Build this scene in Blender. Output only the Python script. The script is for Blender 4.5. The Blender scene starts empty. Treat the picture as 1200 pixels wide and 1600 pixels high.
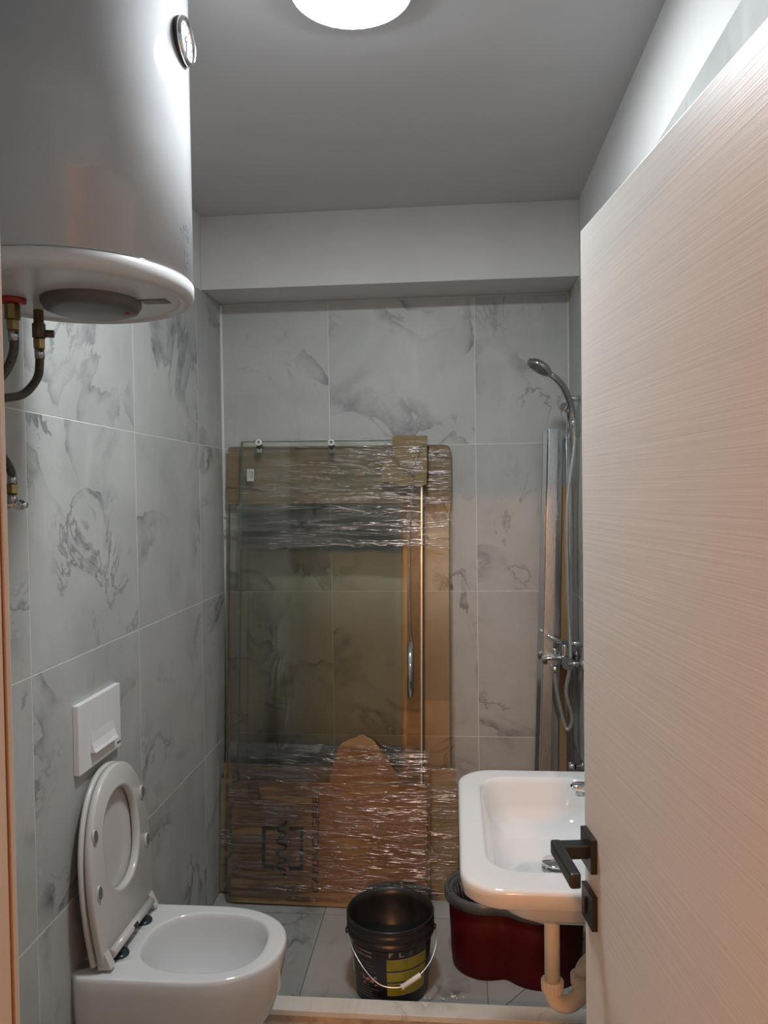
import bpy, bmesh, math, random
from mathutils import Vector, Matrix, noise

random.seed(7)
scene = bpy.context.scene
COL = scene.collection
PI = math.pi

# ------------------------------------------------------------------ camera
F_PX, YAW, PITCH, ROLL, CAM_Z = 1203.8, .0876, .0237, -.0136, 1.6028
fw = Vector((-math.sin(YAW)*math.cos(PITCH), math.cos(YAW)*math.cos(PITCH), -math.sin(PITCH)))
rt = Vector((math.cos(YAW), math.sin(YAW), 0))
up = rt.cross(fw)
rt, up = math.cos(ROLL)*rt + math.sin(ROLL)*up, -math.sin(ROLL)*rt + math.cos(ROLL)*up
CAM = Vector((0, 0, CAM_Z))
cam_data = bpy.data.cameras.new('camera')
cam_data.sensor_fit = 'VERTICAL'
cam_data.sensor_height = 24
cam_data.sensor_width = 18
cam_data.lens = 24*F_PX/1600
cam_data.clip_start = .02
cam_obj = bpy.data.objects.new('camera', cam_data)
COL.objects.link(cam_obj)
cam_obj.matrix_world = Matrix((
    (rt.x, up.x, -fw.x, CAM.x), (rt.y, up.y, -fw.y, CAM.y), (rt.z, up.z, -fw.z, CAM.z), (0, 0, 0, 1)))
scene.camera = cam_obj

def ray(px, py):
    return fw + (px-600)/F_PX*rt - (py-800)/F_PX*up

def at(px, py, axis, val):
    d = ray(px, py)
    i = 'xyz'.index(axis)
    return CAM + d*((val-CAM[i])/d[i])

# ------------------------------------------------------------------ world, exposure
world = bpy.data.worlds.new('world')
scene.world = world
world.use_nodes = True
world.node_tree.nodes['Background'].inputs[0].default_value = (.02, .02, .02, 1)
scene.view_settings.view_transform = 'Standard'
scene.view_settings.look = 'None'
scene.view_settings.gamma = 1
scene.view_settings.use_curve_mapping = False
scene.view_settings.exposure = 0.0
LAMP_STRENGTH = 138      # bathroom ceiling lamp
HALL_STRENGTH = 560      # warm hallway lamp

# room numbers (metres)
WL, WR, D = -.953, .477, 3.164
YF = .60                 # inner face of the door wall
ZT, ZC = 2.40, 2.687     # tile top, ceiling
YB = 2.94                # front face of the beam

# ------------------------------------------------------------------ materials
MATS = {}
class NT:
    """small helper around a node tree"""
    def __init__(s, name):
        s.m = bpy.data.materials.new(name); s.m.use_nodes = True
        s.t = s.m.node_tree; s.b = s.t.nodes['Principled BSDF']; s.o = s.t.nodes['Material Output']
    def n(s, typ, **k):
        x = s.t.nodes.new(typ)
        for a, v in k.items():
            if a.startswith('_'): setattr(x, a[1:], v)
            else: x.inputs[a.replace('__', ' ')].default_value = v
        return x
    def l(s, a, b): s.t.links.new(a, b)
    def coord(s, scale=(1, 1, 1), rnd=False):
        tc = s.n('ShaderNodeTexCoord'); mp = s.n('ShaderNodeMapping')
        mp.inputs['Scale'].default_value = scale
        src = tc.outputs['Object']
        if rnd:
            oi = s.n('ShaderNodeObjectInfo'); mul = s.n('ShaderNodeVectorMath', _operation='MULTIPLY_ADD')
            cb = s.n('ShaderNodeCombineXYZ')
            for i in range(3): s.l(oi.outputs['Random'], cb.inputs[i])
            mul.inputs[1].default_value = (31.7, 17.3, 53.1)
            s.l(cb.outputs[0], mul.inputs[0]); s.l(src, mul.inputs[2]); src = mul.outputs[0]
        s.l(src, mp.inputs['Vector'])
        return mp.outputs[0]
    def noise(s, vec, scale, detail=3, rough=.5, dist=0):
        x = s.n('ShaderNodeTexNoise'); s.l(vec, x.inputs['Vector'])
        x.inputs['Scale'].default_value = scale; x.inputs['Detail'].default_value = detail
        x.inputs['Roughness'].default_value = rough; x.inputs['Distortion'].default_value = dist
        return x.outputs['Fac']
    def rng(s, v, a, b, c=0, d=1):
        x = s.n('ShaderNodeMapRange'); s.l(v, x.inputs['Value'])
        for i, q in zip(('From Min', 'From Max', 'To Min', 'To Max'), (a, b, c, d)): x.inputs[i].default_value = q
        return x.outputs[0]
    def math(s, op, a, b):
        x = s.n('ShaderNodeMath', _operation=op)
        for i, v in enumerate((a, b)):
            if hasattr(v, 'links'): s.l(v, x.inputs[i])
            else: x.inputs[i].default_value = v
        return x.outputs[0]
    def mix(s, fac, a, b):
        x = s.n('ShaderNodeMix', _data_type='RGBA')
        for sock, v in ((x.inputs[0], fac), (x.inputs[6], a), (x.inputs[7], b)):
            if hasattr(v, 'links'): s.l(v, sock)
            else: sock.default_value = v if not isinstance(v, tuple) else (*v, 1)
        return x.outputs[2]
    def bump(s, h, strength=.2, dist=.002):
        x = s.n('ShaderNodeBump'); s.l(h, x.inputs['Height'])
        x.inputs['Strength'].default_value = strength; x.inputs['Distance'].default_value = dist
        s.l(x.outputs[0], s.b.inputs['Normal']); return x.outputs[0]

def plain(name, col, rough=.5, metal=0, var=.06, vscale=14, spec=.5, coat=0, bump=0, bscale=60, stretch=(1, 1, 1)):
    q = NT(name)
    v = q.coord(stretch)
    n = q.noise(v, vscale, 4)
    dark = tuple(c*(1-var) for c in col); lite = tuple(min(1, c*(1+var)) for c in col)
    q.l(q.mix(q.rng(n, .3, .7), dark, lite), q.b.inputs['Base Color'])
    q.l(q.rng(n, .3, .7, max(.02, rough*.9), min(1, rough*1.1)), q.b.inputs['Roughness'])
    q.b.inputs['Metallic'].default_value = metal
    q.b.inputs['Specular IOR Level'].default_value = spec
    q.b.inputs['Coat Weight'].default_value = coat
    q.b.inputs['Coat Roughness'].default_value = .04
    if bump:
        q.bump(q.noise(v, bscale, 4), bump, .002)
    MATS[name] = q.m
    return q.m

def marble(name, base, base2, dark, rough=.38, dust=.25, dustcol=(.62, .62, .60), vein=.85):
    q = NT(name)
    v = q.coord(rnd=True)
    cl = q.noise(v, 3.2, 3, .5, .4)
    col = q.mix(q.rng(cl, .35, .68), base, base2)
    # cloudy one-sided veins: a sharp edge with a soft fade on one side
    n1 = q.noise(v, 2.6, 5, .52, .9)
    v1 = q.math('MULTIPLY', q.rng(n1, .50, .509), q.rng(n1, .509, .60, 1, 0))
    m1 = q.rng(q.noise(v, 3.1, 2, .5, .3), .47, .62)
    fine = q.rng(q.noise(v, 22, 4), .35, .7, .35, 1)
    a1 = q.math('MULTIPLY', q.math('MULTIPLY', v1, m1), q.math('MULTIPLY', fine, vein))
    col = q.mix(a1, col, dark)
    v2s = q.coord((1, .8, 1), rnd=True)
    n2 = q.noise(v2s, 3.6, 6, .6, 1.2)
    v2 = q.math('MULTIPLY', q.rng(n2, .455, .46), q.rng(n2, .46, .50, 1, 0))
    m2 = q.rng(q.noise(v2s, 3.3, 2), .55, .68)
    col = q.mix(q.math('MULTIPLY', q.math('MULTIPLY', v2, m2), vein*.8), col, dark)
    # fine pale veins
    n3 = q.noise(v2s, 2.4, 4, .5, 2.2)
    v3 = q.math('MULTIPLY', q.rng(n3, .50, .503), q.rng(n3, .503, .512, 1, 0))
    col = q.mix(q.math('MULTIPLY', v3, .09), col, (.8, .8, .8))
    # dried dust smears
    vs = q.coord((7, 2.2, 3), rnd=True)
    dn = q.noise(vs, 1.2, 5, .6, .8)
    col = q.mix(q.rng(dn, .52, .76, 0, dust), col, dustcol)
    q.l(col, q.b.inputs['Base Color'])
    q.l(q.rng(dn, .3, .7, rough*.8, rough*1.35), q.b.inputs['Roughness'])
    q.bump(dn, .04, .002)
    MATS[name] = q.m
    return q.m

def emit(name, col, strength):
    q = NT(name)
    e = q.n('ShaderNodeEmission'); e.inputs[0].default_value = (*col, 1); e.inputs[1].default_value = strength
    q.l(e.outputs[0], q.o.inputs[0]); MATS[name] = q.m
    return q.m

def thin_clear(name, tint, gloss_rough=.03, ior=1.5, haze=0, haze_col=(.6, .6, .6), wrinkle=None, gain=1):
    """clear sheet: tinted see-through plus a mirror-like sheen that grows at grazing angles"""
    q = NT(name); q.t.nodes.remove(q.b)
    tr = q.n('ShaderNodeBsdfTransparent'); tr.inputs[0].default_value = (*tint, 1)
    gl = q.n('ShaderNodeBsdfGlossy'); gl.inputs['Color'].default_value = (1, 1, 1, 1); gl.inputs['Roughness'].default_value = gloss_rough
    fr = q.n('ShaderNodeFresnel'); fr.inputs['IOR'].default_value = ior
    fac = q.math('MULTIPLY', fr.outputs[0], gain)
    mx = q.n('ShaderNodeMixShader')
    q.l(tr.outputs[0], mx.inputs[1]); q.l(gl.outputs[0], mx.inputs[2])
    if wrinkle:
        v = q.coord(wrinkle)
        h = q.math('ADD', q.noise(v, 1, 4, .6, .6), q.math('MULTIPLY', q.noise(q.coord((wrinkle[0]*3, 1, wrinkle[2]*2.3)), 1, 2, .5), .45))
        b = q.n('ShaderNodeBump'); q.l(h, b.inputs['Height']); b.inputs['Strength'].default_value = 1; b.inputs['Distance'].default_value = .020
        q.l(b.outputs[0], gl.inputs['Normal'])
        patch = q.rng(q.noise(q.coord((3.5, 1, 30)), 1, 3), .40, .62, .15, 1)
        fac = q.math('MULTIPLY', fac, patch)
    fac = q.math('MINIMUM', fac, 1.0)
    q.l(fac, mx.inputs[0])
    out = mx.outputs[0]
    if haze:
        df = q.n('ShaderNodeBsdfDiffuse'); df.inputs[0].default_value = (*haze_col, 1)
        m2 = q.n('ShaderNodeMixShader'); m2.inputs[0].default_value = haze
        if wrinkle:
            q.l(q.rng(q.noise(q.coord((2, 1, 26)), 1, 4), .35, .7, haze*.35, haze*1.7), m2.inputs[0])
        q.l(out, m2.inputs[1]); q.l(df.outputs[0], m2.inputs[2]); out = m2.outputs[0]
    q.l(out, q.o.inputs[0]); MATS[name] = q.m
    return q.m

marble('wall_tile', (.40, .416, .402), (.48, .49, .476), (.085, .095, .11), rough=.42, dust=.30, dustcol=(.57, .575, .56))
marble('floor_tile', (.30, .305, .285), (.36, .362, .34), (.09, .09, .095), rough=.42, dust=.35, dustcol=(.42, .41, .375))
marble('kerb_stone', (.62, .59, .53), (.70, .68, .63), (.25, .21, .17), rough=.6, dust=.5, dustcol=(.50, .45, .38), vein=.6)
plain('kerb_front', (.50, .41, .32), .75, var=.25, vscale=30, bump=.3)
plain('grout', (.70, .70, .67), .9, var=.08, vscale=60)
plain('floor_grout', (.16, .15, .13), .9, var=.2, vscale=60)
plain('plaster', (.70, .705, .70), .85, var=.025, vscale=5, bump=.08, bscale=40)
plain('ceiling_paint', (.56, .565, .575), .9, var=.02, vscale=4, bump=.05)
plain('beam_paint', (.60, .605, .60), .85, var=.04, vscale=6, bump=.1, bscale=25)
plain('silicone', (.70, .70, .68), .4)
plain('ceramic', (.70, .70, .695), .09, var=.012, vscale=3, coat=.6)
plain('seat_plastic', (.58, .57, .545), .22, var=.015, vscale=4)
plain('white_plastic', (.76, .765, .76), .3, var=.02, vscale=6)
plain('heater_enamel', (.42, .43, .445), .06, var=.01, vscale=3, coat=.35)
plain('heater_cap', (.55, .56, .565), .3, var=.01)
plain('grey_plastic', (.11, .107, .103), .42, var=.05)
plain('bumper_grey', (.15, .15, .15), .6)
plain('hinge_cap', (.02, .035, .04), .18)
plain('black_metal', (.012, .012, .013), .34, var=.1)
plain('black_plastic', (.016, .015, .015), .35, var=.3, vscale=30, bump=.05)
plain('dark_grey_plastic', (.085, .09, .095), .28, var=.08)
plain('chrome', (.78, .79, .80), .07, 1, var=.02)
plain('dark_chrome', (.46, .47, .48), .10, 1, var=.03)
plain('aluminium', (.62, .64, .65), .28, 1, var=.03, stretch=(40, 40, 1))
plain('polished_profile', (.55, .55, .55), .13, 1, var=.04, stretch=(30, 30, 1))
plain('brass', (.36, .25, .11), .32, 1, var=.2, vscale=40)
plain('tarnished_brass', (.13, .10, .06), .45, .8, var=.3, vscale=40)
plain('red_plastic_ring', (.30, .02, .02), .4)
plain('braided_hose', (.075, .065, .055), .42, .35, var=.35, vscale=180, bump=.4, bscale=300)
plain('red_plastic', (.062, .002, .004), .55, var=.06, spec=.15)
plain('pvc', (.72, .66, .58), .35, var=.03)
plain('pvc_nut', (.70, .63, .55), .4, var=.04)
plain('navy_label', (.010, .011, .022), .35, var=.3, vscale=25)
plain('lime_label', (.23, .23, .012), .4, var=.15, vscale=30)
plain('leaf_label', (.20, .27, .05), .45, var=.3, vscale=40)
plain('pale_label', (.42, .41, .35), .45, var=.1)
plain('grey_print', (.11, .11, .11), .5)
plain('light_print', (.32, .31, .29), .5)
plain('pink_print', (.42, .25, .28), .5, var=.3, vscale=200)
plain('red_print', (.16, .015, .02), .5)
plain('print_black', (.022, .025, .03), .65, var=.2, vscale=60)
plain('print_faint', (.12, .14, .16), .9, spec=.05)
plain('steel_wire', (.62, .61, .60), .3, .9)
plain('grip_white', (.76, .73, .68), .4)
plain('crumb_white', (.80, .79, .75), .9)
plain('sticker', (.50, .53, .47), .5)
plain('sticker_ink', (.10, .15, .12), .5)
plain('tape', (.20, .10, .075), .3, var=.12)
plain('gasket', (.34, .17, .08), .5, var=.1)
plain('rubber', (.03, .03, .03), .6)
plain('seal_strip', (.30, .25, .19), .3)
plain('hall_paint', (.36, .36, .35), .9, var=.02)
plain('hall_floor', (.45, .36, .27), .5, var=.15, stretch=(1, 8, 1))
plain('lamp_housing', (.82, .82, .83), .4)
plain('dial_face', (.78, .80, .80), .3)
plain('frame_laminate', (.74, .66, .57), .45, var=.03, stretch=(1, 1, .2))
emit('lamp_glow', (.93, .97, 1.0), LAMP_STRENGTH)
emit('hall_glow', (1.0, .43, .16), HALL_STRENGTH)
thin_clear('glass', (.95, .962, .925), .012, 1.5)
thin_clear('glass_edge', (.35, .47, .38), .1, 1.5, haze=.35, haze_col=(.24, .30, .24))
thin_clear('film', (.965, .965, .955), .20, 1.5, haze=.010, haze_col=(.62, .62, .60), wrinkle=(6, 1, 62), gain=2.6)
thin_clear('film_crease', (.93, .93, .92), .17, 1.5, haze=.07, haze_col=(.75, .75, .73), gain=9)
thin_clear('film_strand', (.90, .90, .89), .15, 1.5, haze=.08, haze_col=(.7, .7, .68), wrinkle=(120, 1, 30), gain=4)

def cardboard(name, a, b):
    q = NT(name)
    v = q.coord((1, 1, 1))
    n = q.noise(v, 7, 4)
    col = q.mix(q.rng(n, .3, .7), a, b)
    fl = q.noise(q.coord((3, 3, 130)), 1, 2)
    col = q.mix(q.rng(fl, .5, .75, 0, .25), col, tuple(c*.6 for c in a))
    q.l(col, q.b.inputs['Base Color']); q.b.inputs['Roughness'].default_value = .75
    q.bump(fl, .25, .002)
    MATS[name] = q.m
cardboard('cardboard', (.26, .165, .075), (.33, .215, .105))
cardboard('cardboard_dark', (.20, .145, .075), (.27, .20, .11))

def corrugated(name):
    q = NT(name)
    w = q.n('ShaderNodeTexWave'); w.bands_direction = 'Z'
    q.l(q.coord(), w.inputs['Vector']); w.inputs['Scale'].default_value = 46; w.inputs['Distortion'].default_value = .4
    q.l(q.mix(q.rng(w.outputs['Fac'], 0, 1, 0, .6), (.30, .21, .09), (.16, .11, .045)), q.b.inputs['Base Color'])
    q.b.inputs['Roughness'].default_value = .8
    q.bump(w.outputs['Fac'], .6, .003)
    MATS[name] = q.m
corrugated('corrugated_card')

def door_laminate():
    q = NT('door_laminate')
    g = q.noise(q.coord((2.2, 1, 190)), 1, 5, .6, .25)
    g2 = q.noise(q.coord((1.0, 1, 45)), 1, 3, .5, .3)
    h = q.math('ADD', g, q.math('MULTIPLY', g2, .5))
    q.l(q.mix(q.rng(h, .55, .95), (.715, .70, .665), (.76, .745, .71)), q.b.inputs['Base Color'])
    q.b.inputs['Roughness'].default_value = .42
    q.bump(h, .13, .003)
    MATS['door_laminate'] = q.m
door_laminate()

# ------------------------------------------------------------------ mesh helpers
def link(name, me, parent=None, mat=None):
    o = bpy.data.objects.new(name, me); COL.objects.link(o)
    if parent is not None: o.parent = parent
    if mat is not None and len(me.materials) == 0: me.materials.append(MATS[mat])
    return o

def tag(o, label, cat, group=None, kind=None):
    o['label'] = label; o['category'] = cat
    if group: o['group'] = group
    if kind: o['kind'] = kind
    return o

def thing(name, label, cat, loc=(0, 0, 0), rot=(0, 0, 0), group=None, kind=None):
    o = bpy.data.objects.new(name, None); COL.objects.link(o)
    o.location = loc; o.rotation_euler = rot; o.empty_display_size = .05
    return tag(o, label, cat, group, kind)

class MB:
    """collects shapes into one mesh"""
    def __init__(s): s.v = []; s.f = []; s.sm = []
    def add(s, vs, fs, smooth=False):
        k = len(s.v); s.v += [tuple(v) for v in vs]
        for f in fs: s.f.append([i+k for i in f]); s.sm.append(smooth)
        return s
    def box(s, a, b, c=0):
        """axis box a..b, optional chamfer c"""
        (x0, y0, z0), (x1, y1, z1) = a, b
        if c <= 0:
            vs = [(x, y, z) for z in (z0, z1) for y in (y0, y1) for x in (x0, x1)]
            return s.add(vs, [(0, 2, 3, 1), (4, 5, 7, 6), (0, 1, 5, 4), (2, 6, 7, 3), (0, 4, 6, 2), (1, 3, 7, 5)])
        bm = bmesh.new()
        bmesh.ops.create_cube(bm, size=1)
        for v in bm.verts:
            v.co = Vector(((x0+x1)/2+v.co.x*(x1-x0), (y0+y1)/2+v.co.y*(y1-y0), (z0+z1)/2+v.co.z*(z1-z0)))
        bmesh.ops.bevel(bm, geom=bm.edges[:], offset=c, segments=2, profile=.6, affect='EDGES')
        bm.verts.index_update()
        s.add([v.co[:] for v in bm.verts], [[v.index for v in f.verts] for f in bm.faces])
        bm.free(); return s
    def loft(s, rings, cap0=False, cap1=False, smooth=True, closed=False):
        n = len(rings[0]); vs = [p for r in rings for p in r]; fs = []
        m = len(rings)
        for k in range(m if closed else m-1):
            a, b = k*n, ((k+1) % m)*n
            for i in range(n):
                j = (i+1) % n
                fs.append((a+i, a+j, b+j, b+i))
        s.add(vs, fs, smooth)
        if cap0: s.add(rings[0], [list(range(n))[::-1]], False)
        if cap1: s.add(rings[-1], [list(range(n))], False)
        return s
    def lathe(s, prof, n=32, origin=(0, 0, 0), axis='z', cap0=False, cap1=False, smooth=True):
        rings = []
        for r, h in prof:
            ring = []
            for i in range(n):
                a = 2*PI*i/n; c, d = r*math.cos(a), r*math.sin(a)
                p = {'z': (c, d, h), 'x': (h, c, d), 'y': (d, h, c)}[axis]
                ring.append((p[0]+origin[0], p[1]+origin[1], p[2]+origin[2]))
            rings.append(ring)
        return s.loft(rings, cap0, cap1, smooth)
    def tube(s, pts, r, n=12, cap=True, smooth=True):
        pts = [Vector(p) for p in pts]; m = len(pts)
        rr = r if isinstance(r, (list, tuple)) else [r]*m
        t = [(pts[min(i+1, m-1)]-pts[max(i-1, 0)]).normalized() for i in range(m)]
        ref = Vector((0, 0, 1)) if abs(t[0].z) < .9 else Vector((1, 0, 0))
        u = (ref - t[0]*ref.dot(t[0])).normalized(); rings = []
        for i in range(m):
            u = (u - t[i]*u.dot(t[i])).normalized(); w = t[i].cross(u)
            rings.append([pts[i]+rr[i]*(math.cos(2*PI*k/n)*u+math.sin(2*PI*k/n)*w) for k in range(n)])
        return s.loft(rings, cap, cap, smooth)
    def prism(s, poly, h0, h1, fn=lambda x, y, h: (x, y, h)):
        n = len(poly)
        vs = [fn(x, y, h0) for x, y in poly]+[fn(x, y, h1) for x, y in poly]
        fs = [list(range(n))[::-1], list(range(n, 2*n))]+[(i, (i+1) % n, n+(i+1) % n, n+i) for i in range(n)]
        return s.add(vs, fs)
    def mesh(s, name):
        me = bpy.data.meshes.new(name); me.from_pydata(s.v, [], s.f)
        me.polygons.foreach_set('use_smooth', s.sm)
        bm = bmesh.new(); bm.from_mesh(me)
        bmesh.ops.remove_doubles(bm, verts=bm.verts, dist=1e-5)
        bmesh.ops.recalc_face_normals(bm, faces=bm.faces)
        bm.to_mesh(me); bm.free(); me.update()
        return me
    def build(s, name, mat, parent=None):
        return link(name, s.mesh(name), parent, mat)

def spline(pts, step=.01):
    """Catmull-Rom through pts, resampled"""
    P = [Vector(p) for p in pts]; P = [2*P[0]-P[1]]+P+[2*P[-1]-P[-2]]; out = []
    for i in range(1, len(P)-2):
        a, b, c, d = P[i-1:i+3]; k = max(2, int((c-b).length/step))
        for j in range(k):
            t = j/k
            out.append(.5*((2*b)+(c-a)*t+(2*a-5*b+4*c-d)*t*t+(3*b-a-3*c+d)*t**3))
    return out+[P[-2]]

def rrect(x0, x1, y0, y1, radii, z, k=8):
    """rounded rectangle ring; radii for corners (x0y0, x1y0, x1y1, x0y1)"""
    out = []
    for (cx, cy, sx, sy, a0), r in zip(((x0, y0, 1, 1, PI), (x1, y0, -1, 1, 1.5*PI), (x1, y1, -1, -1, 0), (x0, y1, 1, -1, .5*PI)), radii):
        for i in range(k+1):
            a = a0+.5*PI*i/k
            out.append((cx+sx*r+r*math.cos(a), cy+sy*r+r*math.sin(a), z))
    return out

def text_mesh(txt, size):
    cu = bpy.data.curves.new('txt', 'FONT'); cu.body = txt; cu.size = size; cu.align_x = 'LEFT'; cu.resolution_u = 2; cu.offset = .012
    o = bpy.data.objects.new('txt', cu); COL.objects.link(o)
    dg = bpy.context.evaluated_depsgraph_get(); dg.update()
    me = o.evaluated_get(dg).to_mesh()
    vs = [v.co.copy() for v in me.vertices]; fs = [list(p.vertices) for p in me.polygons]
    o.evaluated_get(dg).to_mesh_clear()
    bpy.data.objects.remove(o); bpy.data.curves.remove(cu)
    return vs, fs

# ================================================================== STRUCTURE
def struct(o, label, cat): return tag(o, label, cat, kind='structure')

TILE_CACHE = {}
def tile(parent, center, rot, w, h, mat, t=.008):
    key = (round(w, 4), round(h, 4), mat, t)
    if key not in TILE_CACHE:
        a, b, c = w/2, h/2, .0005
        vs = [(-a, -b, -t), (a, -b, -t), (a, b, -t), (-a, b, -t), (-a, -b, -c), (a, -b, -c), (a, b, -c), (-a, b, -c),
              (-a+c, -b+c, 0), (a-c, -b+c, 0), (a-c, b-c, 0), (-a+c, b-c, 0)]
        fs = [(3, 2, 1, 0), (8, 9, 10, 11)]
        for i in range(4):
            j = (i+1) % 4
            fs += [(i, j, 4+j, 4+i), (4+i, 4+j, 8+j, 8+i)]
        me = bpy.data.meshes.new('tile'); me.from_pydata(vs, [], fs); me.materials.append(MATS[mat])
        TILE_CACHE[key] = me
    o = link('tile', TILE_CACHE[key], parent)
    o.matrix_local = Matrix.Translation(center) @ rot.to_4x4()
    return o

def rot_from(ex, ey):
    ex, ey = Vector(ex), Vector(ey); ez = ex.cross(ey)
    return Matrix((ex, ey, ez)).transposed()

def cells(breaks, lo, hi, g=.0027):
    b = [lo]+[x for x in sorted(breaks) if lo+.02 < x < hi-.02]+[hi]
    return [((b[i]+b[i+1])/2, b[i+1]-b[i]-g) for i in range(len(b)-1)]

ROWS = cells((.6, 1.2, 1.8), 0, ZT-.004)
LJ = (2.857, 2.263, 1.661, 1.059)

wall_left = struct(MB().box((WL-.12, .45, -.05), (WL-.008, D+.12, ZC+.02)).build('wall_left', 'plaster'), 'left bathroom wall with grey marble-look tiles', 'wall')
MB().box((WL-.008, YF, 0), (WL-.0007, D, ZT-.004)).build('grout_bed', 'grout', wall_left)
R_left = rot_from((0, 1, 0), (0, 0, 1))
for cy, w in cells(LJ, YF, D-.003):
    for cz, h in ROWS: tile(wall_left, (WL, cy, cz), R_left, w, h, 'wall_tile')

wall_back = struct(MB().box((WL-.12, D+.008, -.05), (WR+.12, D+.12, ZC+.02)).build('wall_back', 'plaster'), 'back shower wall with grey marble-look tiles under the beam', 'wall')
MB().box((WL, D+.0007, 0), (WR, D+.008, ZT-.004)).build('grout_bed', 'grout', wall_back)
R_back = rot_from((1, 0, 0), (0, 0, 1))
for cx, w in cells((-.499, .101), WL+.003, WR-.003):
    for cz, h in ROWS: tile(wall_back, (cx, D, cz), R_back, w, h, 'wall_tile')

wall_right = struct(MB().box((WR+.008, .45, -.05), (WR+.12, D+.12, ZC+.02)).build('wall_right', 'plaster'), 'right bathroom wall, tiled below a band of white plaster', 'wall')
MB().box((WR+.0007, YF, 0), (WR+.008, D, ZT-.004)).build('grout_bed', 'grout', wall_right)
R_right = rot_from((0, -1, 0), (0, 0, 1))
for cy, w in cells((2.8, 2.2, 1.6, 1.0), YF, D-.003):
    for cz, h in ROWS: tile(wall_right, (WR, cy, cz), R_right, w, h, 'wall_tile')

OPL, OPR, OPT = -.392, .312, 2.045       # rough opening in the door wall
wf = MB()
wf.box((WL-.12, .45, -.05), (OPL, YF-.008, ZC+.02)).box((OPR, .45, -.05), (WR+.12, YF-.008, ZC+.02)).box((OPL, .45, OPT), (OPR, YF-.008, ZC+.02))
wall_front = struct(wf.build('wall_front', 'plaster'), 'plastered wall around the bathroom doorway', 'wall')

R_front = rot_from((-1, 0, 0), (0, 0, 1))
for x0, x1, z0, z1 in ((WL, OPL-.01, 0, ZT-.004), (OPR+.01, WR, 0, ZT-.004), (OPL-.01, OPR+.01, OPT+.01, ZT-.004)):
    MB().box((x0, YF-.008, z0), (x1, YF-.0007, z1)).build('grout_bed', 'grout', wall_front)
    for cz, h in cells((.6, 1.2, 1.8), z0, z1): tile(wall_front, ((x0+x1)/2, YF, cz), R_front, x1-x0-.0027, h, 'wall_tile')

# floor: bed plus tiles, the shower corner cut by one diagonal joint
floor = struct(MB().box((WL-.12, .45, -.08), (WR+.12, D+.12, -.003)).build('floor', 'floor_grout'), 'grey stone-look tiled bathroom floor', 'floor')
KY0, KY1, KZ = 2.252, 2.318, .05
def floor_poly(poly, g=.0016):
    cx = sum(p[0] for p in poly)/len(poly); cy = sum(p[1] for p in poly)/len(poly); n = len(poly); ins = []
    area = sum(poly[i][0]*poly[(i+1) % n][1]-poly[(i+1) % n][0]*poly[i][1] for i in range(n))
    if area < 0: poly = poly[::-1]
    for i in range(n):
        a, b, c = Vector(poly[i-1]), Vector(poly[i]), Vector(poly[(i+1) % n])
        d1, d2 = (b-a).normalized(), (c-b).normalized()
        n1, n2 = Vector((-d1.y, d1.x)), Vector((-d2.y, d2.x))
        m = (n1+n2)/(1+n1.dot(n2)); q = b+m*g; ins.append((q.x-cx, q.y-cy))
    o = MB().prism(ins, -.008, 0).build('tile', 'floor_tile', floor)
    o.location = (cx, cy, 0)
FX = [WL, -.503, .097, WR]
for i in range(3):
    x0, x1 = FX[i], FX[i+1]
    for y0, y1 in ((KY1-.03, 2.872), (2.872, D), (YF-.05, 1.1), (1.1, 1.7), (1.7, KY0+.03)):
        if i == 2 and y0 == KY1-.03:
            a, b = (x0, 2.3245), (WR, 2.801)
            floor_poly([(x0, y0), (x1, y0), b, a]); floor_poly([a, b, (x1, y1), (x0, y1)])
        else:
            floor_poly([(x0, y0), (x1, y0), (x1, y1), (x0, y1)])

ceiling = struct(MB().box((WL-.12, .45, ZC), (WR+.12, D+.12, ZC+.1)).build('ceiling', 'ceiling_paint'), 'white painted bathroom ceiling', 'ceiling')
MB().box((WL-.008, YB, ZT+.003), (WR+.008, D+.008, ZC), .003).build('beam', 'beam_paint', ceiling)

kerb = struct(MB().box((WL, KY0+.006, 0), (WR, KY1-.004, KZ-.012)).build('trim_2', 'kerb_front'), 'low stone kerb across the floor in front of the shower area', 'kerb')
MB().box((WL, KY0, KZ-.018), (WR, KY1, KZ), .002).build('top_slab', 'kerb_stone', kerb)

bead = MB()
q = [(0, 0), (.008, 0), (.006, -.002), (.004, -.0035), (.0025, -.0055), (.0015, -.008), (0, -.008)]
bead.prism(q, .002, ZT-.004, lambda x, y, h: (WL+x, D+y, h))
struct(bead.build('trim_3', 'silicone'), 'pale sealant bead down the back corner by the heater', 'trim')

# door frame: lining with rebate and gasket
fr = thing('trim_1', 'beige laminate door frame lining the bathroom doorway', 'door frame', (0, 0, 0), kind='structure')
JL, JR, JT = -.361, .283, 2.014
MB().box((OPL, .44, 0), (JL, YF, OPT), .002).build('jamb', 'frame_laminate', fr)
MB().box((JL, .44, 0), (JL+.003, .583, JT), .001).build('door_stop', 'frame_laminate', fr)
MB().tube([(JL+.0008, .5868, .01), (JL+.0008, .5868, JT-.01)], .0024, 8).build('gasket', 'gasket', fr)
MB().box((JR, .44, 0), (OPR, YF, OPT), .002).build('jamb', 'frame_laminate', fr)
MB().box((JR-.012, .44, 0), (JR, .555, JT), .0015).build('door_stop', 'frame_laminate', fr)
MB().box((JL, .44, JT), (JR, YF, OPT), .002).build('head', 'frame_laminate', fr)
for x0, x1, z0, z1 in ((OPL-.05, OPL+.012, 0, OPT+.05), (OPR-.012, OPR+.05, 0, OPT+.05), (OPL+.012, OPR-.012, OPT-.012, OPT+.05)):
    MB().box((x0, .432, z0), (x1, .45, z1), .003).build('casing', 'frame_laminate', fr)

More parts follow.
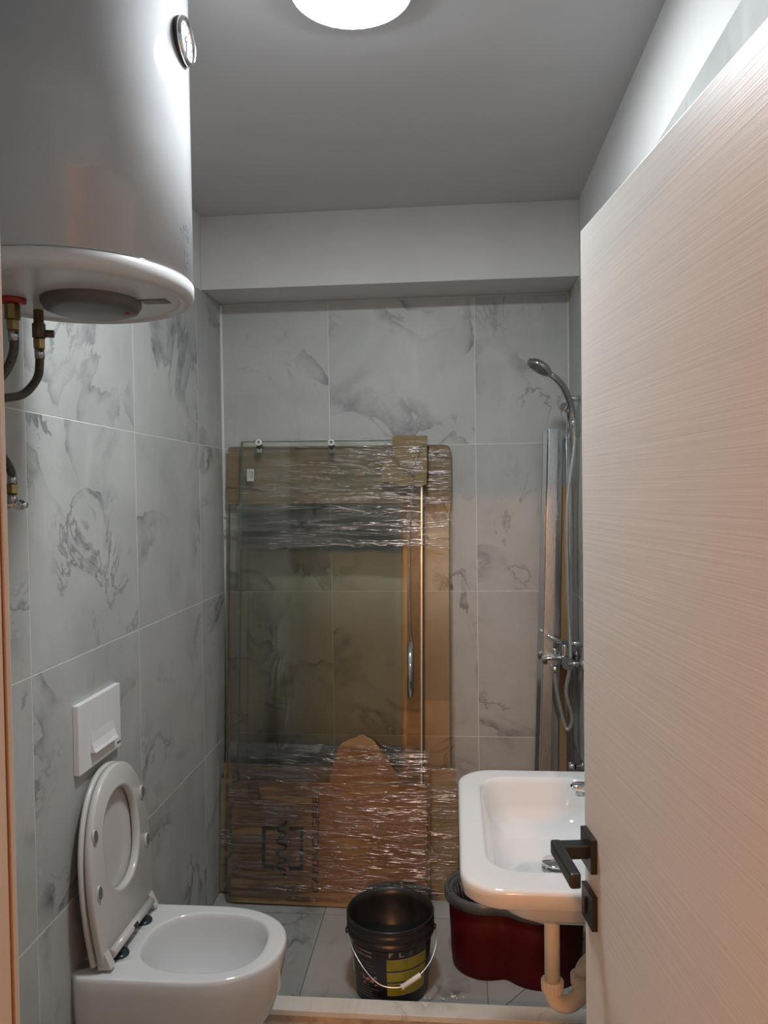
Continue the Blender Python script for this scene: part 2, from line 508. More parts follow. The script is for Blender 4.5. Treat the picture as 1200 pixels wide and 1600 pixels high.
# hallway outside the door: closes the space the warm light comes from
HX0, HX1, HY0 = -1.25, 1.15, -3.3
struct(MB().box((HX0-.1, HY0-.1, -.08), (HX1+.1, .45, 0)).build('floor_hall', 'hall_floor'), 'brown hallway floor outside the door', 'floor')
struct(MB().box((HX0-.1, HY0-.1, 2.5), (HX1+.1, .45, 2.6)).build('ceiling_hall', 'hall_paint'), 'hallway ceiling outside the door', 'ceiling')
struct(MB().box((HX0-.1, HY0-.1, 0), (HX0, .45, 2.5)).build('wall_hall_left', 'hall_paint'), 'left hallway wall outside the door', 'wall')
struct(MB().box((HX1, HY0-.1, 0), (HX1+.1, .45, 2.5)).build('wall_hall_right', 'hall_paint'), 'right hallway wall outside the door', 'wall')
struct(MB().box((HX0, HY0-.1, 0), (HX1, HY0, 2.5)).build('wall_hall_back', 'hall_paint'), 'far hallway wall facing the bathroom door', 'wall')
hl = thing('hall_lamp', 'round warm ceiling lamp in the hallway outside the door', 'lamp', (-.14, -2.35, 2.5))
MB().lathe([(.001, 0), (.155, 0), (.155, -.03), (.148, -.035)], 40).build('housing', 'lamp_housing', hl)
MB().lathe([(.148, -.033), (.146, -.055), (.12, -.07), (.001, -.075)], 40).build('diffuser', 'hall_glow', hl)

# ------------------------------------------------------------------ door
dth = math.atan2(.069, .528)
DL, DT = .632, .04
door = thing('door_1', 'white laminate door with horizontal grain standing open, black lever handle', 'door', (.201, 1.212, 0), (0, 0, -(PI/2-dth)), kind='structure')
# local x runs from the free edge to the hinges, local -y is the visible face side
leaf = MB().box((0, 0, .006), (DL, DT, 2.0), .0015).build('leaf', 'door_laminate', door)
MB().box((-.0012, .001, .007), (.0002, DT-.001, 1.999)).build('edge_band', 'white_plastic', leaf)
hd = MB().box((.010, -.010, 1.034), (.062, 0, 1.086), .0012).build('handle', 'black_metal', door)
MB().box((.022, -.056, 1.050), (.046, -.008, 1.070), .002).build('neck', 'black_metal', hd)
MB().box((.020, -.060, 1.049), (.130, -.044, 1.071), .004).build('lever', 'black_metal', hd)
es = MB().box((.010, -.009, .948), (.062, 0, 1.000), .0012).build('escutcheon', 'black_metal', door)
MB().box((.030, -.0128, .962), (.036, -.009, .986), .001).build('thumb_turn', 'black_metal', es)
for z in (.25, 1.75):
    MB().lathe([(.001, z-.05), (.007, z-.05), (.007, z+.05), (.001, z+.05)], 12, (DL+.004, DT*.9, 0)).build('hinge', 'chrome', door)

# ================================================================== CEILING LAMP
cl = thing('ceiling_lamp', 'round white ceiling lamp glowing brightly over the bathroom', 'ceiling lamp', (-.197, 1.632, ZC))
MB().lathe([(.001, 0), (.130, 0), (.130, -.030), (.1275, -.032), (.125, -.030), (.125, -.012)], 56).build('housing', 'lamp_housing', cl)
MB().lathe([(.1248, -.020), (.1245, -.030), (.121, -.035), (.09, -.0375), (.001, -.038)], 56).build('diffuser', 'lamp_glow', cl)

# ================================================================== WATER HEATER
HXc, HYc, HZ, HR = -.722, 1.440, 1.985, .225
ht = thing('water_heater', 'white cylindrical water heater with round dial, hung on the tiled wall', 'water heater', (HXc, HYc, HZ))
MB().lathe([(HR-.001, .034), (HR-.0025, .036), (HR-.0025, .039), (HR, .041), (HR, .645), (HR-.03, .675), (.001, .68)], 96).build('tank_body', 'heater_enamel', ht)
MB().lathe([(HR-.0025, .034), (HR+.001, .032), (HR+.001, .013), (HR-.002, .006), (HR-.009, .001), (HR-.017, -.001), (HR-.022, .0), (HR-.025, .004), (HR-.026, .004), (.001, .004)], 96).build('bottom_cap', 'heater_cap', ht)
fc = MB().lathe([(.094, .005), (.094, -.004), (.088, -.014), (.074, -.019), (.001, -.021)], 56, (.022, .028, 0)).build('flange_cover', 'grey_plastic', ht)
MB().lathe([(.006, -.022), (.006, -.027), (.001, -.028)], 12, (.090, .040, .006)).build('indicator_light', 'red_plastic_ring', fc)
lc = at(243, 474, 'z', HZ)-Vector((HXc, HYc, HZ))
rl = MB().box((lc.x-.026, lc.y-.017, .0028), (lc.x+.026, lc.y+.017, .0042)).build('rating_label', 'grey_print', ht)
for i in range(4):
    MB().box((lc.x-.022, lc.y-.012+i*.0065, .0023), (lc.x-.022+.044*(.6+.4*((i*7) % 3)/2), lc.y-.0085+i*.0065, .0029)).build('print_line', 'light_print', rl)
dz = at(300, 64, 'y', HYc).z-HZ
dd = MB().lathe([(.001, -.002), (.042, -.002), (.0425, .006), (.042, .010)], 48, (HR-.004, 0, dz), 'x').build('dial', 'rubber', ht)
MB().lathe([(.042, .008), (.043, .012), (.040, .017), (.036, .0165), (.036, .010)], 48, (HR-.004, 0, dz), 'x').build('bezel', 'chrome', dd)
MB().lathe([(.036, .011), (.001, .0112)], 48, (HR-.004, 0, dz), 'x').build('dial_face', 'dial_face', dd)
nd = MB(); nd.box((HR+.0075, -.002, dz-.026), (HR+.009, .002, dz+.010)).box((HR+.0075, -.008, dz-.003), (HR+.009, .008, dz+.003))
for k in range(9):
    a = math.radians(-130+k*32.5)
    nd.box((HR+.0074, .028*math.sin(a)-.0015, dz+.028*math.cos(a)-.0015), (HR+.0084, .028*math.sin(a)+.0015, dz+.028*math.cos(a)+.0015))
nd.build('needle', 'rubber', dd)
# small faint printed emblem near the lower rim, wrapped round the tank
em = MB()
def wrap(u, z):  # u along the circumference from the +x side
    a = -u/HR
    return (math.cos(a)*(HR+.0004), math.sin(a)*(HR+.0004), z)
def wrap_quad(u0, z0, u1, z1, u2, z2, u3, z3): em.add([wrap(u0, z0), wrap(u1, z1), wrap(u2, z2), wrap(u3, z3)], [(0, 1, 2, 3)])
for k in range(5):
    a = math.radians(-56+28*k); r0, r1 = .019, .031
    c, s_ = math.cos(a), math.sin(a); w = .002
    wrap_quad(r0*s_-w*c, .103+r0*c+w*s_, r0*s_+w*c, .103+r0*c-w*s_, r1*s_+w*c, .103+r1*c-w*s_, r1*s_-w*c, .103+r1*c+w*s_)
for k in range(14):
    a0, a1 = PI*k/14-PI/2, PI*(k+1)/14-PI/2
    wrap_quad(.010*math.sin(a0), .103+.010*math.cos(a0), .014*math.sin(a0), .103+.014*math.cos(a0), .014*math.sin(a1), .103+.014*math.cos(a1), .010*math.sin(a1), .103+.010*math.cos(a1))
for u0, z0, u1, z1 in ((-.010, .055, -.006, .085), (.006, .055, .010, .085), (-.006, .055, .006, .058), (-.006, .069, .006, .072), (-.006, .082, .006, .085)):
    wrap_quad(u0, z0, u1, z0, u1, z1, u0, z1)
em.build('emblem', 'print_faint', ht)
# outlet nipples
f1 = (-.118, -.012); f2 = (-.118, .083)
MB().lathe([(.001, .005), (.026, .005), (.025, -.004), (.014, -.006), (.001, -.006)], 24, (f1[0], f1[1], 0)).build('red_collar', 'red_plastic_ring', ht)
br = MB(); br.lathe([(.011, -.004), (.0145, -.008), (.0145, -.036), (.011, -.038), (.001, -.038)], 8, (f1[0], f1[1], 0), smooth=False)
br.build('hot_nipple', 'brass', ht)
br = MB(); br.lathe([(.010, .012), (.010, -.022), (.013, -.024), (.013, -.052), (.009, -.056), (.001, -.056)], 10, (f2[0], f2[1], 0), smooth=False)
br.tube([(f2[0]+.004, f2[1]+.004, -.043), (f2[0]+.026, f2[1]+.012, -.043)], .008, 10)
br.build('safety_valve', 'tarnished_brass', ht)

# flexible hoses and angle valves
def hose(name, label, pts, nut_mat='brass'):
    h = thing(name, label, 'hose', pts[0])
    o = Vector(pts[0]); P = [Vector(p)-o for p in spline(pts, .008)]
    MB().tube(P, .0085, 12).build('hose_tube', 'braided_hose', h)
    for a, b in ((P[0], P[1]), (P[-1], P[-2])):
        d = (b-a).normalized()
        MB().tube([a+d*.004, a+d*.028], .0098, 14).build('ferrule', 'dark_chrome', h)
        MB().tube([a-d*.012, a+d*.006], .0125, 6, smooth=False).build('nut', nut_mat, h)
    return h
A1 = Vector((HXc+f1[0], HYc+f1[1], HZ-.05)); A2 = Vector((HXc+f2[0], HYc+f2[1], HZ-.068))
V2 = at(19, 762, 'x', WL+.05); V1 = Vector((WL+.05, 1.29, V2.z))
hose('flexible_hose', 'dark braided hose hanging from the red collar under the water heater',
     [A1, A1+Vector((0, 0, -.05)), A1+Vector((-.012, -.03, -.105)), A1+Vector((-.03, -.12, -.165)), A1+Vector((-.045, -.17, -.24)), V1+Vector((0, -.01, .06)), V1])
hose('flexible_hose', 'dark braided hose curving from the brass safety valve down to the wall valve',
     [A2, A2+Vector((0, 0, -.035)), A2+Vector((0, -.012, -.07)), A2+Vector((-.004, -.06, -.108)), A2+Vector((-.01, -.14, -.128)), A2+Vector((-.02, -.235, -.165)), A2+Vector((-.035, -.245, -.225)),
      V2+Vector((.006, -.085, .085)), V2+Vector((0, -.022, .055)), V2+Vector((0, 0, .028)), V2])
def angle_valve(label, p, nx):
    v = thing('angle_valve', label, 'valve', p, group=None)
    b = MB(); b.tube([(0, 0, 0), (0, 0, -.022)], .010, 14); b.tube([(-nx*.045, 0, -.024), (nx*.012, 0, -.024)], .009, 14)
    b.build('valve_body', 'dark_chrome', v)
    MB().lathe([(.001, -.043), (.022, -.043), (.022, -.040), (.009, -.036)], 24, (0, 0, -.024), 'x').build('wall_rosette', 'chrome', v) if nx > 0 else \
        MB().lathe([(.009, .036), (.022, .040), (.022, .043), (.001, .043)], 24, (0, 0, -.024), 'x').build('wall_rosette', 'chrome', v)
    k = MB(); k.tube([(nx*.004, 0, -.024), (nx*.004, .024, -.024)], .007, 12); k.tube([(nx*.004, .022, -.024), (nx*.004, .034, -.024)], .011, 12)
    k.build('knob', 'chrome', v)
    return v
angle_valve('small chrome angle valve on the wall below the curving heater hose', V2-Vector((0, 0, .012)), 1)
angle_valve('small chrome angle valve on the wall below the red-collared hose', V1-Vector((0, 0, .012)), 1)

# ================================================================== TOILET
TY = 1.972
tl = thing('toilet', 'white wall-hung toilet with its seat and lid raised', 'toilet', (WL, TY, 0))
N = 96; UC = .2885
ANG = [2*PI*i/N for i in range(N)]
def polar_ring(poly, z, c=(UC, 0)):
    """resample a star-shaped outline at fixed angles about c"""
    pts = [(math.atan2(y-c[1], x-c[0]) % (2*PI), x, y) for x, y in poly]
    out = []
    n = len(poly)
    for a in ANG:
        d = Vector((math.cos(a), math.sin(a))); best = None
        for i in range(n):
            p = Vector(poly[i])-Vector(c); e = Vector(poly[(i+1) % n])-Vector(poly[i])
            den = d.x*e.y-d.y*e.x
            if abs(den) < 1e-9: continue
            t = (p.x*e.y-p.y*e.x)/den; s_ = (p.x*d.y-p.y*d.x)/den
            if t > 0 and -1e-6 <= s_ <= 1+1e-6 and (best is None or t > best): best = t
        out.append((c[0]+d.x*best, c[1]+d.y*best, z))
    return out
def D_poly(L, w, nose=1.3, wb=None):
    wb = wb or w; a = w*nose; out = [(0, -wb)]
    for i in range(41):
        t = -PI/2+PI*i/40
        e = 2/2.25
        out.append((L-a+a*abs(math.cos(t))**e, w*math.copysign(abs(math.sin(t))**e, math.sin(t))))
    return out+[(0, wb)]
def sup(uc, a, b, n=2.5, k=80):
    return [(uc+a*math.copysign(abs(math.cos(2*PI*i/k))**(2/n), math.cos(2*PI*i/k)), b*math.copysign(abs(math.sin(2*PI*i/k))**(2/n), math.sin(2*PI*i/k))) for i in range(k)]
RIM = .42
outer = [(.085, .24, .105), (.088, .26, .113), (.11, .315, .130), (.15, .375, .147), (.20, .432, .161), (.26, .472, .170), (.32, .494, .175), (.38, .502, .178), (.408, .503, .178), (.416, .501, .176), (RIM-.0008, .4975, .1735), (RIM, .493, .170), (RIM, .488, .166)]
rings = [polar_ring(D_poly(L, w), z, (min(UC, L*.57), 0)) for z, L, w in outer]
rings += [polar_ring(sup(UC, a, b), z) for z, a, b in ((RIM, .173, .145), (RIM, .168, .140), (RIM-.001, .1645, .1365), (RIM-.005, .162, .134), (.405, .159, .131), (.37, .156, .128), (.33, .148, .120))]
rings += [polar_ring(sup(UC-.01, a, b), z) for z, a, b in ((.29, .130, .104), (.265, .105, .085), (.25, .07, .06))]
MB().loft(rings, True, True).build('bowl', 'ceramic', tl)
# raised seat: local s up the seat, v across, n towards the room
lean = .075
S0 = Vector((.072, 0, RIM+.014)); ES = Vector((-math.sin(lean), 0, math.cos(lean))); EV = Vector((0, 1, 0)); EN = Vector((math.cos(lean), 0, math.sin(lean)))
def sp(s_, v, n): return S0+ES*s_+EV*v+EN*n
def egg(s0, L, wb, wm, inset=0):
    """seat outline in (s, v): squarish hinge end, round tip"""
    out = []; mid = s0+.19
    out.append((s0+inset, -(wb-inset)))
    for i in range(1, 13):
        t = i/12; out.append((s0+inset+(mid-s0-inset)*t, -((wb+(wm-wb)*math.sin(t*PI/2))-inset)))
    for i in range(1, 48):
        t = -PI/2+PI*i/48; e = 2/2.15
        out.append((mid+(L-mid-inset)*abs(math.cos(t))**e, (wm-inset)*math.copysign(abs(math.sin(t))**e, math.sin(t))))
    for i in range(12, 0, -1):
        t = i/12; out.append((s0+inset+(mid-s0-inset)*t, (wb+(wm-wb)*math.sin(t*PI/2))-inset))
    out.append((s0+inset, wb-inset))
    return out
SC = .245
def s_ring(poly, n):
    return [sp(x, y, n) for x, y, _ in polar_ring(poly, 0, (SC, 0))]
SL = .455
def hole(da): return [(x, y) for x, y in sup(.262, .130+da, .105+da, 2.3)]
seat_r = [s_ring(egg(0, SL, .158, .180, .004), -.009), s_ring(egg(0, SL, .158, .180, 0), -.004), s_ring(egg(0, SL, .158, .180, 0), .008), s_ring(egg(0, SL, .158, .180, .004), .011),
          s_ring(hole(.014), .0095), s_ring(hole(.008), .012), s_ring(hole(.002), .0125), s_ring(hole(-.002), .009), s_ring(hole(-.003), -.006), s_ring(hole(.001), -.009)]
seat = MB().loft(seat_r, closed=True).build('seat', 'seat_plastic', tl)
lid_r = [s_ring(egg(-.002, SL+.002, .160, .182, .006), -.0125), s_ring(egg(-.002, SL+.002, .160, .182, 0), -.0155), s_ring(egg(-.002, SL+.002, .160, .182, 0), -.0235), s_ring(egg(-.002, SL+.002, .160, .182, .012), -.029), s_ring(egg(-.002, SL+.002, .16, .182, .06), -.031)]
MB().loft(lid_r, True, True).build('lid', 'seat_plastic', tl)
for s_, v in ((.325, -.146), (.325, .146), (.185, -.150), (.185, .150)):
    b = MB()
    def oval(k, n): return [sp(s_+.0165*k*math.cos(2*PI*i/24), v+.0105*k*math.sin(2*PI*i/24), n) for i in range(24)]
    b.loft([oval(1.16, .010), oval(1.14, .0135), oval(1.04, .0148)], False, True)
    bp = b.build('bumper', 'seat_plastic', tl)
    MB().loft([oval(.98, .0147), oval(.96, .0158)], False, True).build('bumper_pad', 'bumper_grey', bp)
hb = MB(); hb.tube([sp(.018, -.128, .017), sp(.018, .128, .017)], .0115, 18)
bar = hb.build('hinge_bar', 'seat_plastic', tl)
MB().tube([sp(.018, -.012, .0195), sp(.018, .012, .0195)], .0098, 14).build('release_catch', 'rubber', bar)
for v0, v1 in ((-.155, -.130), (.130, .155)):
    hf = MB(); q = [sp(-.006, v0, -.008), sp(-.006, v1, -.008), sp(-.006, v1, .026), sp(-.006, v0, .026), sp(.034, v0, -.008), sp(.034, v1, -.008), sp(.034, v1, .012), sp(.034, v0, .012)]
    hf.add(q, [(0, 1, 2, 3), (4, 5, 6, 7), (0, 1, 5, 4), (1, 2, 6, 5), (2, 3, 7, 6), (3, 0, 4, 7)])
    hf.build('hinge_mount', 'seat_plastic', tl)
for v in (-.074, .080):
    c = MB(); c.lathe([(.023, 0), (.024, .003), (.022, .007), (.001, .008)], 28, (.085, v, RIM)); c.build('hinge_cap', 'hinge_cap', tl)

# ================================================================== FLUSH PLATE
fp = thing('flush_plate', 'white rectangular flush plate on the tiles above the toilet', 'flush plate', (WL, 1.964, .903))
MB().box((0, -.122, 0), (.016, .122, .178), .0025).build('plate', 'white_plastic', fp)
def button(y0, y1):
    b = MB(); pr = []
    zs = [(.176, .0163), (.13, .0165), (.09, .0175), (.065, .0205), (.048, .026), (.040, .031)]
    vs = []
    for z, x in zs: vs += [(x, y0, z), (x, y1, z), (.012, y0, z), (.012, y1, z)]
    fs = []
    for i in range(len(zs)-1):
        a, c = 4*i, 4*i+4
        fs += [(a, c, c+1, a+1), (a+2, a, c, c+2), (a+1, a+3, c+3, c+1)]
    k = 4*(len(zs)-1); fs += [(k, k+2, k+3, k+1), (0, 1, 3, 2)]
    return b.add(vs, fs)
button(-.062, .0119).build('small_flush_button', 'white_plastic', fp)
button(.0123, .074).build('large_flush_button', 'white_plastic', fp)
MB().box((.0155, .096, .012), (.0168, .118, .017)).build('maker_mark', 'grey_print', fp)

# ================================================================== SINK, FAUCET, TRAP
SY = 1.772; SZ = .85
sk = thing('sink', 'white rounded rectangular wall sink with a chrome pop-up drain', 'sink', (WR, SY, SZ))
X0, X1, Y0, Y1 = -.469, -.001, -.322, .325
def sr(i0, i1, j0, j1, z, r, rw=.012): return rrect(X0+i0, X1-i1, Y0+j0, Y1-j1, (r, rw, rw, r), z)
rings = [sr(.13, 0, .13, .13, -.128, .05), sr(.115, 0, .115, .115, -.125, .06), sr(.085, 0, .085, .085, -.10, .07), sr(.062, 0, .070, .062, -.06, .075), sr(.055, 0, .062, .055, -.042, .075),
         sr(.008, 0, .008, .008, -.040, .085), sr(.002, 0, .002, .002, -.036, .088), sr(0, 0, 0, 0, -.008, .09), sr(.003, 0, .003, .003, -.002, .09), sr(.008, .003, .008, .008, -.0003, .088), sr(.013, .004, .013, .013, 0, .086)]
rin = lambda i, z, r, e=0: sr(.058+i, .115+i*.6, .082+i, .062+i, z, r, r)
rings += [rin(-.009, 0, .078), rin(-.004, -.0003, .075), rin(.000, -.003, .072), rin(.006, -.012, .07), rin(.020, -.06, .066), rin(.036, -.092, .06), rin(.065, -.106, .05), rin(.11, -.112, .03)]
MB().loft(rings, True, True).build('basin', 'ceramic', sk)
dr = at(869, 1351, 'z', SZ-.10); dx, dy = dr.x-WR, dr.y-SY
dn = MB().lathe([(.001, -.108), (.033, -.1085), (.033, -.105), (.024, -.104), (.012, -.104), (.011, -.094)], 32, (dx, dy, 0)).build('drain', 'dark_chrome', sk)
MB().lathe([(.011, -.0965), (.031, -.0965), (.033, -.094), (.031, -.091), (.001, -.0885)], 36, (dx, dy, 0)).build('drain_plug', 'chrome', dn)

fa = thing('faucet', 'chrome single-lever faucet on the wall side of the sink', 'faucet', (WR-.062, SY+.012, SZ))
MB().lathe([(.001, 0), (.027, 0), (.027, .006), (.022, .010), (.021, .09), (.017, .097), (.001, .098)], 32).build('faucet_body', 'chrome', fa)
sp_ = MB()
rg = []
for x, w, z0, z1 in ((-.005, .017, .050, .082), (-.05, .016, .056, .082), (-.10, .016, .064, .083), (-.135, .0155, .067, .083), (-.146, .011, .069, .082), (-.150, .004, .073, .079)):
    rg.append([(x, a, b) for a, b in ((-w, z0+.004), (-w+.004, z0), (w-.004, z0), (w, z0+.004), (w, z1-.006), (w-.006, z1), (-w+.006, z1), (-w, z1-.006))])
sp_.loft(rg, True, True).build('spout', 'chrome', fa)
MB().lathe([(.0115, .068), (.0115, .056), (.009, .055), (.001, .055)], 20, (-.128, 0, 0)).build('aerator', 'dark_chrome', fa)
MB().box((-.07, -.011, .099), (.02, .011, .108), .003).build('lever', 'chrome', fa)

px, py = WR+dx, SY+dy
tp = thing('drain_trap', 'cream plastic drain trap hanging below the sink', 'drain pipe', (px-.012, py-.01, 0))
zt = SZ-.126
zb = at(872, 1536, 'y', py).z
MB().tube([(0, 0, zt), (0, 0, zb-.005)], .0175, 24).build('tailpiece', 'pvc', tp)
rb = .036; UD = Vector((.96, .28, 0))
arc = [Vector((0, 0, zb))]+[UD*(rb-rb*math.cos(PI*i/20))+Vector((0, 0, zb-.012-rb*math.sin(PI*i/20))) for i in range(21)]+[UD*2*rb+Vector((0, 0, zb+.004))]
MB().tube(arc, .019, 24).build('u_bend', 'pvc', tp)
def ribbed_nut(c, z):
    m = MB(); prof = [(.020, -.014), (.025, -.012), (.026, .010), (.023, .013), (.018, .013)]
    rings = []
    for r, h in prof:
        rings.append([(c.x+(r-(.0012 if i % 2 else 0))*math.cos(2*PI*i/40), c.y+(r-(.0012 if i % 2 else 0))*math.sin(2*PI*i/40), z+h) for i in range(40)])
    m.loft(rings, True, True, False); return m.build('compression_nut', 'pvc_nut', tp)
ribbed_nut(Vector((0, 0, 0)), zb+.002); ribbed_nut(UD*2*rb, zb+.006)
e0 = UD*2*rb+Vector((0, 0, zb+.004))
MB().tube([e0]+spline([e0+Vector((0, 0, .012)), e0+Vector((.004, .001, .026)), e0+Vector((.018, .005, .040)), e0+Vector((.045, .012, .046)), Vector((WR-.003-(px-.012), e0.y+.02, e0.z+.046))], .006), .017, 20).build('outlet_pipe', 'pvc', tp)

# ================================================================== SHOWER SET
BX, BY = WR-.042, 2.905
# mixer on the right wall
mz = .975
mx = thing('shower_mixer', 'chrome bath mixer with long spout and lever on the right wall', 'mixer tap', (WR, BY+.025, mz))
m = MB()
m.tube([(-.060, -.085, -.005), (-.060, .085, -.005)], .021, 20)
for y in (-.075, .075): m.tube([(-.003, y, -.005), (-.060, y, -.005)], .013, 16)
m.build('mixer_body', 'dark_chrome', mx)
for y in (-.075, .075):
    MB().lathe([(.001, -.001), (.030, -.001), (.028, -.010), (.014, -.018)], 28, (0, y, -.005), 'x').build('wall_rosette', 'chrome', mx)
s_ = MB(); rg = []
for x, w, h, z in ((-.055, .020, .015, 0), (-.08, .020, .012, .004), (-.10, .019, .010, .004), (-.125, .017, .009, .002), (-.140, .014, .009, -.002), (-.146, .008, .006, -.003)):
    rg.append([(x, w*math.cos(2*PI*i/16), z+h*math.sin(2*PI*i/16)) for i in range(16)])
s_.loft(rg, True, True).build('spout', 'chrome', mx)
MB().lathe([(.010, -.004), (.010, -.020), (.001, -.020)], 16, (-.134, 0, 0)).build('aerator', 'dark_chrome', mx)
MB().lathe([(.006, .006), (.006, .026), (.009, .028), (.009, .036), (.001, .037)], 16, (-.096, 0, 0)).build('diverter_knob', 'chrome', mx)
lv = MB(); lv.lathe([(.022, .010), (.020, .050), (.016, .056), (.001, .057)], 24, (-.058, 0, 0)); lv.build('cartridge', 'dark_chrome', mx)
MB().tube([(-.050, 0, .052), (-.085, -.012, .068), (-.128, -.03, .092)], [.011, .009, .006], 12).build('lever', 'chrome', mx)
# slide bar
sb = thing('shower_rail', 'chrome vertical shower rail on the right wall', 'shower rail', (BX, BY, 0))
MB().tube([(0, 0, 1.02), (0, 0, 1.96)], .0095, 16).build('bar', 'chrome', sb)
for z in (1.035, 1.945):
    MB().tube([(0, 0, z), (WR-BX-.001, 0, z)], .011, 14).build('wall_bracket', 'chrome', sb)
br_z = at(893, 637, 'y', BY).z
bk = MB(); bk.tube([(0, 0, br_z-.018), (0, 0, br_z+.018)], .017, 18); bk.tube([(0, 0, br_z), (-.024, -.018, br_z+.004)], .014, 14)
bk.build('slider', 'chrome', sb)
# hand shower
hold = at(893, 637, 'y', BY-.03)
head = at(843, 574, 'y', BY-.115)
hs = thing('hand_shower', 'chrome hand shower with oval head resting in the rail holder', 'shower head', hold)
hv = head-hold
neck = at(868, 591, 'y', BY-.10)-hold
pts = spline([Vector((.006, .004, -.045)), Vector((0, 0, 0)), at(882, 608, 'y', BY-.07)-hold, neck, neck*.55+hv*.45], .006)
MB().tube(pts, [.010+.003*math.sin(PI*i/(len(pts)-1)) for i in range(len(pts))], 14).build('handle', 'dark_chrome', hs)
ax = (hv-neck).normalized()
nrm = Vector((-.55, -.10, -.82)); nrm = (nrm-ax*nrm.dot(ax)).normalized(); sd = ax.cross(nrm)
def disc(r, n): return [hv+ax*(r*1.05*math.cos(2*PI*i/36))+sd*(r*math.sin(2*PI*i/36))+nrm*n for i in range(36)]
hh = MB().loft([disc(.012, -.020), disc(.034, -.015), disc(.046, -.005), disc(.0475, .004), disc(.044, .009)], True, True).build('head', 'dark_chrome', hs)
MB().loft([disc(.042, .0088), disc(.038, .0105), disc(.012, .011)], False, True).build('spray_face', 'dark_grey_plastic', hh)
nz = MB()
for r in (.012, .022, .032):
    for i in range(int(r*700)):
        a = 2*PI*i/int(r*700); c = hv+ax*(r*math.cos(a))+sd*(r*math.sin(a))+nrm*.010
        nz.tube([c, c+nrm*.003], .0013, 5)
nz.build('nozzle', 'bumper_grey', hh)['kind'] = 'stuff'
# hose: down from the holder behind the mixer, loop and back up to its outlet
h0 = hold+Vector((.006, .004, -.043)); out = Vector((WR-.096, BY+.025, mz-.03))
loop = at(886, 1139, 'y', BY)
path = spline([h0, h0+Vector((.004, .006, -.10)), Vector((BX-.012, BY-.028, 1.55)), Vector((BX-.012, BY-.03, 1.25)), Vector((BX-.006, BY-.03, 1.05)), Vector((BX-.008, BY-.03, .95)),
               Vector((BX-.022, BY-.028, .86)), loop+Vector((.016, -.01, .045)), loop+Vector((0, 0, -.004)), loop+Vector((-.016, .01, .045)), out+Vector((.006, 0, -.09)), out+Vector((0, 0, -.02)), out], .0028)
sh = thing('shower_hose', 'ribbed chrome hose looping between hand shower and mixer', 'hose', path[0])
P = [p-path[0] for p in path]
MB().tube(P, [.0066 if i % 2 else .0078 for i in range(len(P))], 10).build('hose_tube', 'chrome', sh)
MB().tube([P[0]+Vector((0, 0, .004)), P[0]+Vector((.001, .001, -.03))], [.011, .009], 14).build('cone_nut', 'chrome', sh)
MB().tube([P[-1], P[-1]+Vector((0, 0, -.026))], [.012, .010], 14).build('cone_nut', 'chrome', sh)
# valve stub low in the corner
pv = at(898, 1198, 'x', WR-.03)
vv = thing('wall_stop_valve', 'small chrome stop valve low on the right wall behind the sink', 'valve', (WR, min(pv.y, 3.04), pv.z))
MB().lathe([(.001, 0), (.026, 0), (.024, -.008), (.012, -.013), (.012, -.04), (.001, -.041)], 24, axis='x').build('valve_body', 'dark_chrome', vv)
MB().lathe([(.015, -.032), (.017, -.036), (.017, -.052), (.001, -.054)], 20, axis='x').build('knob', 'chrome', vv)

# ================================================================== LEANING PROFILES
def lean_stick(name, label, cat, bottom, top, w, d, mat, group, kind='channel', yaw=0):
    """a straight bar standing on the floor and leaning; local z runs along it"""
    b, t = Vector(bottom), Vector(top); ez = (t-b).normalized(); L = (t-b).length
    ey = Vector((math.sin(yaw), math.cos(yaw), 0)); ey = (ey-ez*ey.dot(ez)).normalized(); ex = ey.cross(ez)
    o = thing(name, label, cat, group=group)
    R = Matrix((ex, ey, ez)).transposed().to_4x4()
    o.matrix_world = Matrix.Translation(b) @ R
    return o, L
prof_group = 'aluminium profiles leaning in the shower corner'
def profile(label, bottom, top, w, d, mat, mat2, yaw=0, cap=True):
    o, L = lean_stick('aluminium_profile', label, 'profile', bottom, top, w, d, mat, prof_group, yaw=yaw)
    t = .003
    MB().box((-w/2, -d/2, 0), (w/2, -d/2+t, L), .0008).build('front_face', mat, o)
    MB().box((-w/2, -d/2+t, 0), (-w/2+t, d/2, L)).build('flange', mat2, o)
    MB().box((w/2-t, -d/2+t, 0), (w/2, d/2, L)).build('flange', mat2, o)
    s = MB(); s.tube([(0, -d/2+.010, .02), (0, -d/2+.010, L-.012)], .006, 8); s.build('screw_channel', mat2, o)
    return o
def leanpts(xt, yt, zt_, xb_, yb_): return (xb_, yb_, .0), (xt, yt, zt_)
b, t = leanpts(.3735, 3.105, 1.845, .2885, 2.925)
profile('slim dark mirror-polished profile at the outer left of the leaning bundle', b, t, .016, .03, 'polished_profile', 'dark_chrome')
b, t = leanpts(.401, 3.075, 1.845, .318, 2.885)
profile('broad satin aluminium profile in front of the leaning bundle', b, t, .036, .022, 'aluminium', 'dark_chrome')
b, t = leanpts(.424, 3.115, 1.842, .358, 2.945)
profile('polished aluminium profile between the satin profile and the cardboard strip', b, t, .034, .03, 'polished_profile', 'dark_chrome')
b, t = leanpts(.456, 3.128, 1.80, .398, 2.985)
profile('dark aluminium profile tucked into the corner behind the bundle', b, t, .026, .028, 'dark_chrome', 'dark_chrome')
o, L = lean_stick('cardboard_strip', '', '', (.400, 2.955, 0), (.448, 3.095, 1.62), .03, .005, 'cardboard', None)
tag(o, 'narrow brown cardboard strip leaning among the profiles', 'cardboard')
MB().box((-.014, -.003, 0), (.014, .003, L)).build('strip_board', 'cardboard', o)
MB().box((-.014, -.0045, L*.25), (.014, -.003, L*.28)).build('tape_band', 'tape', o)

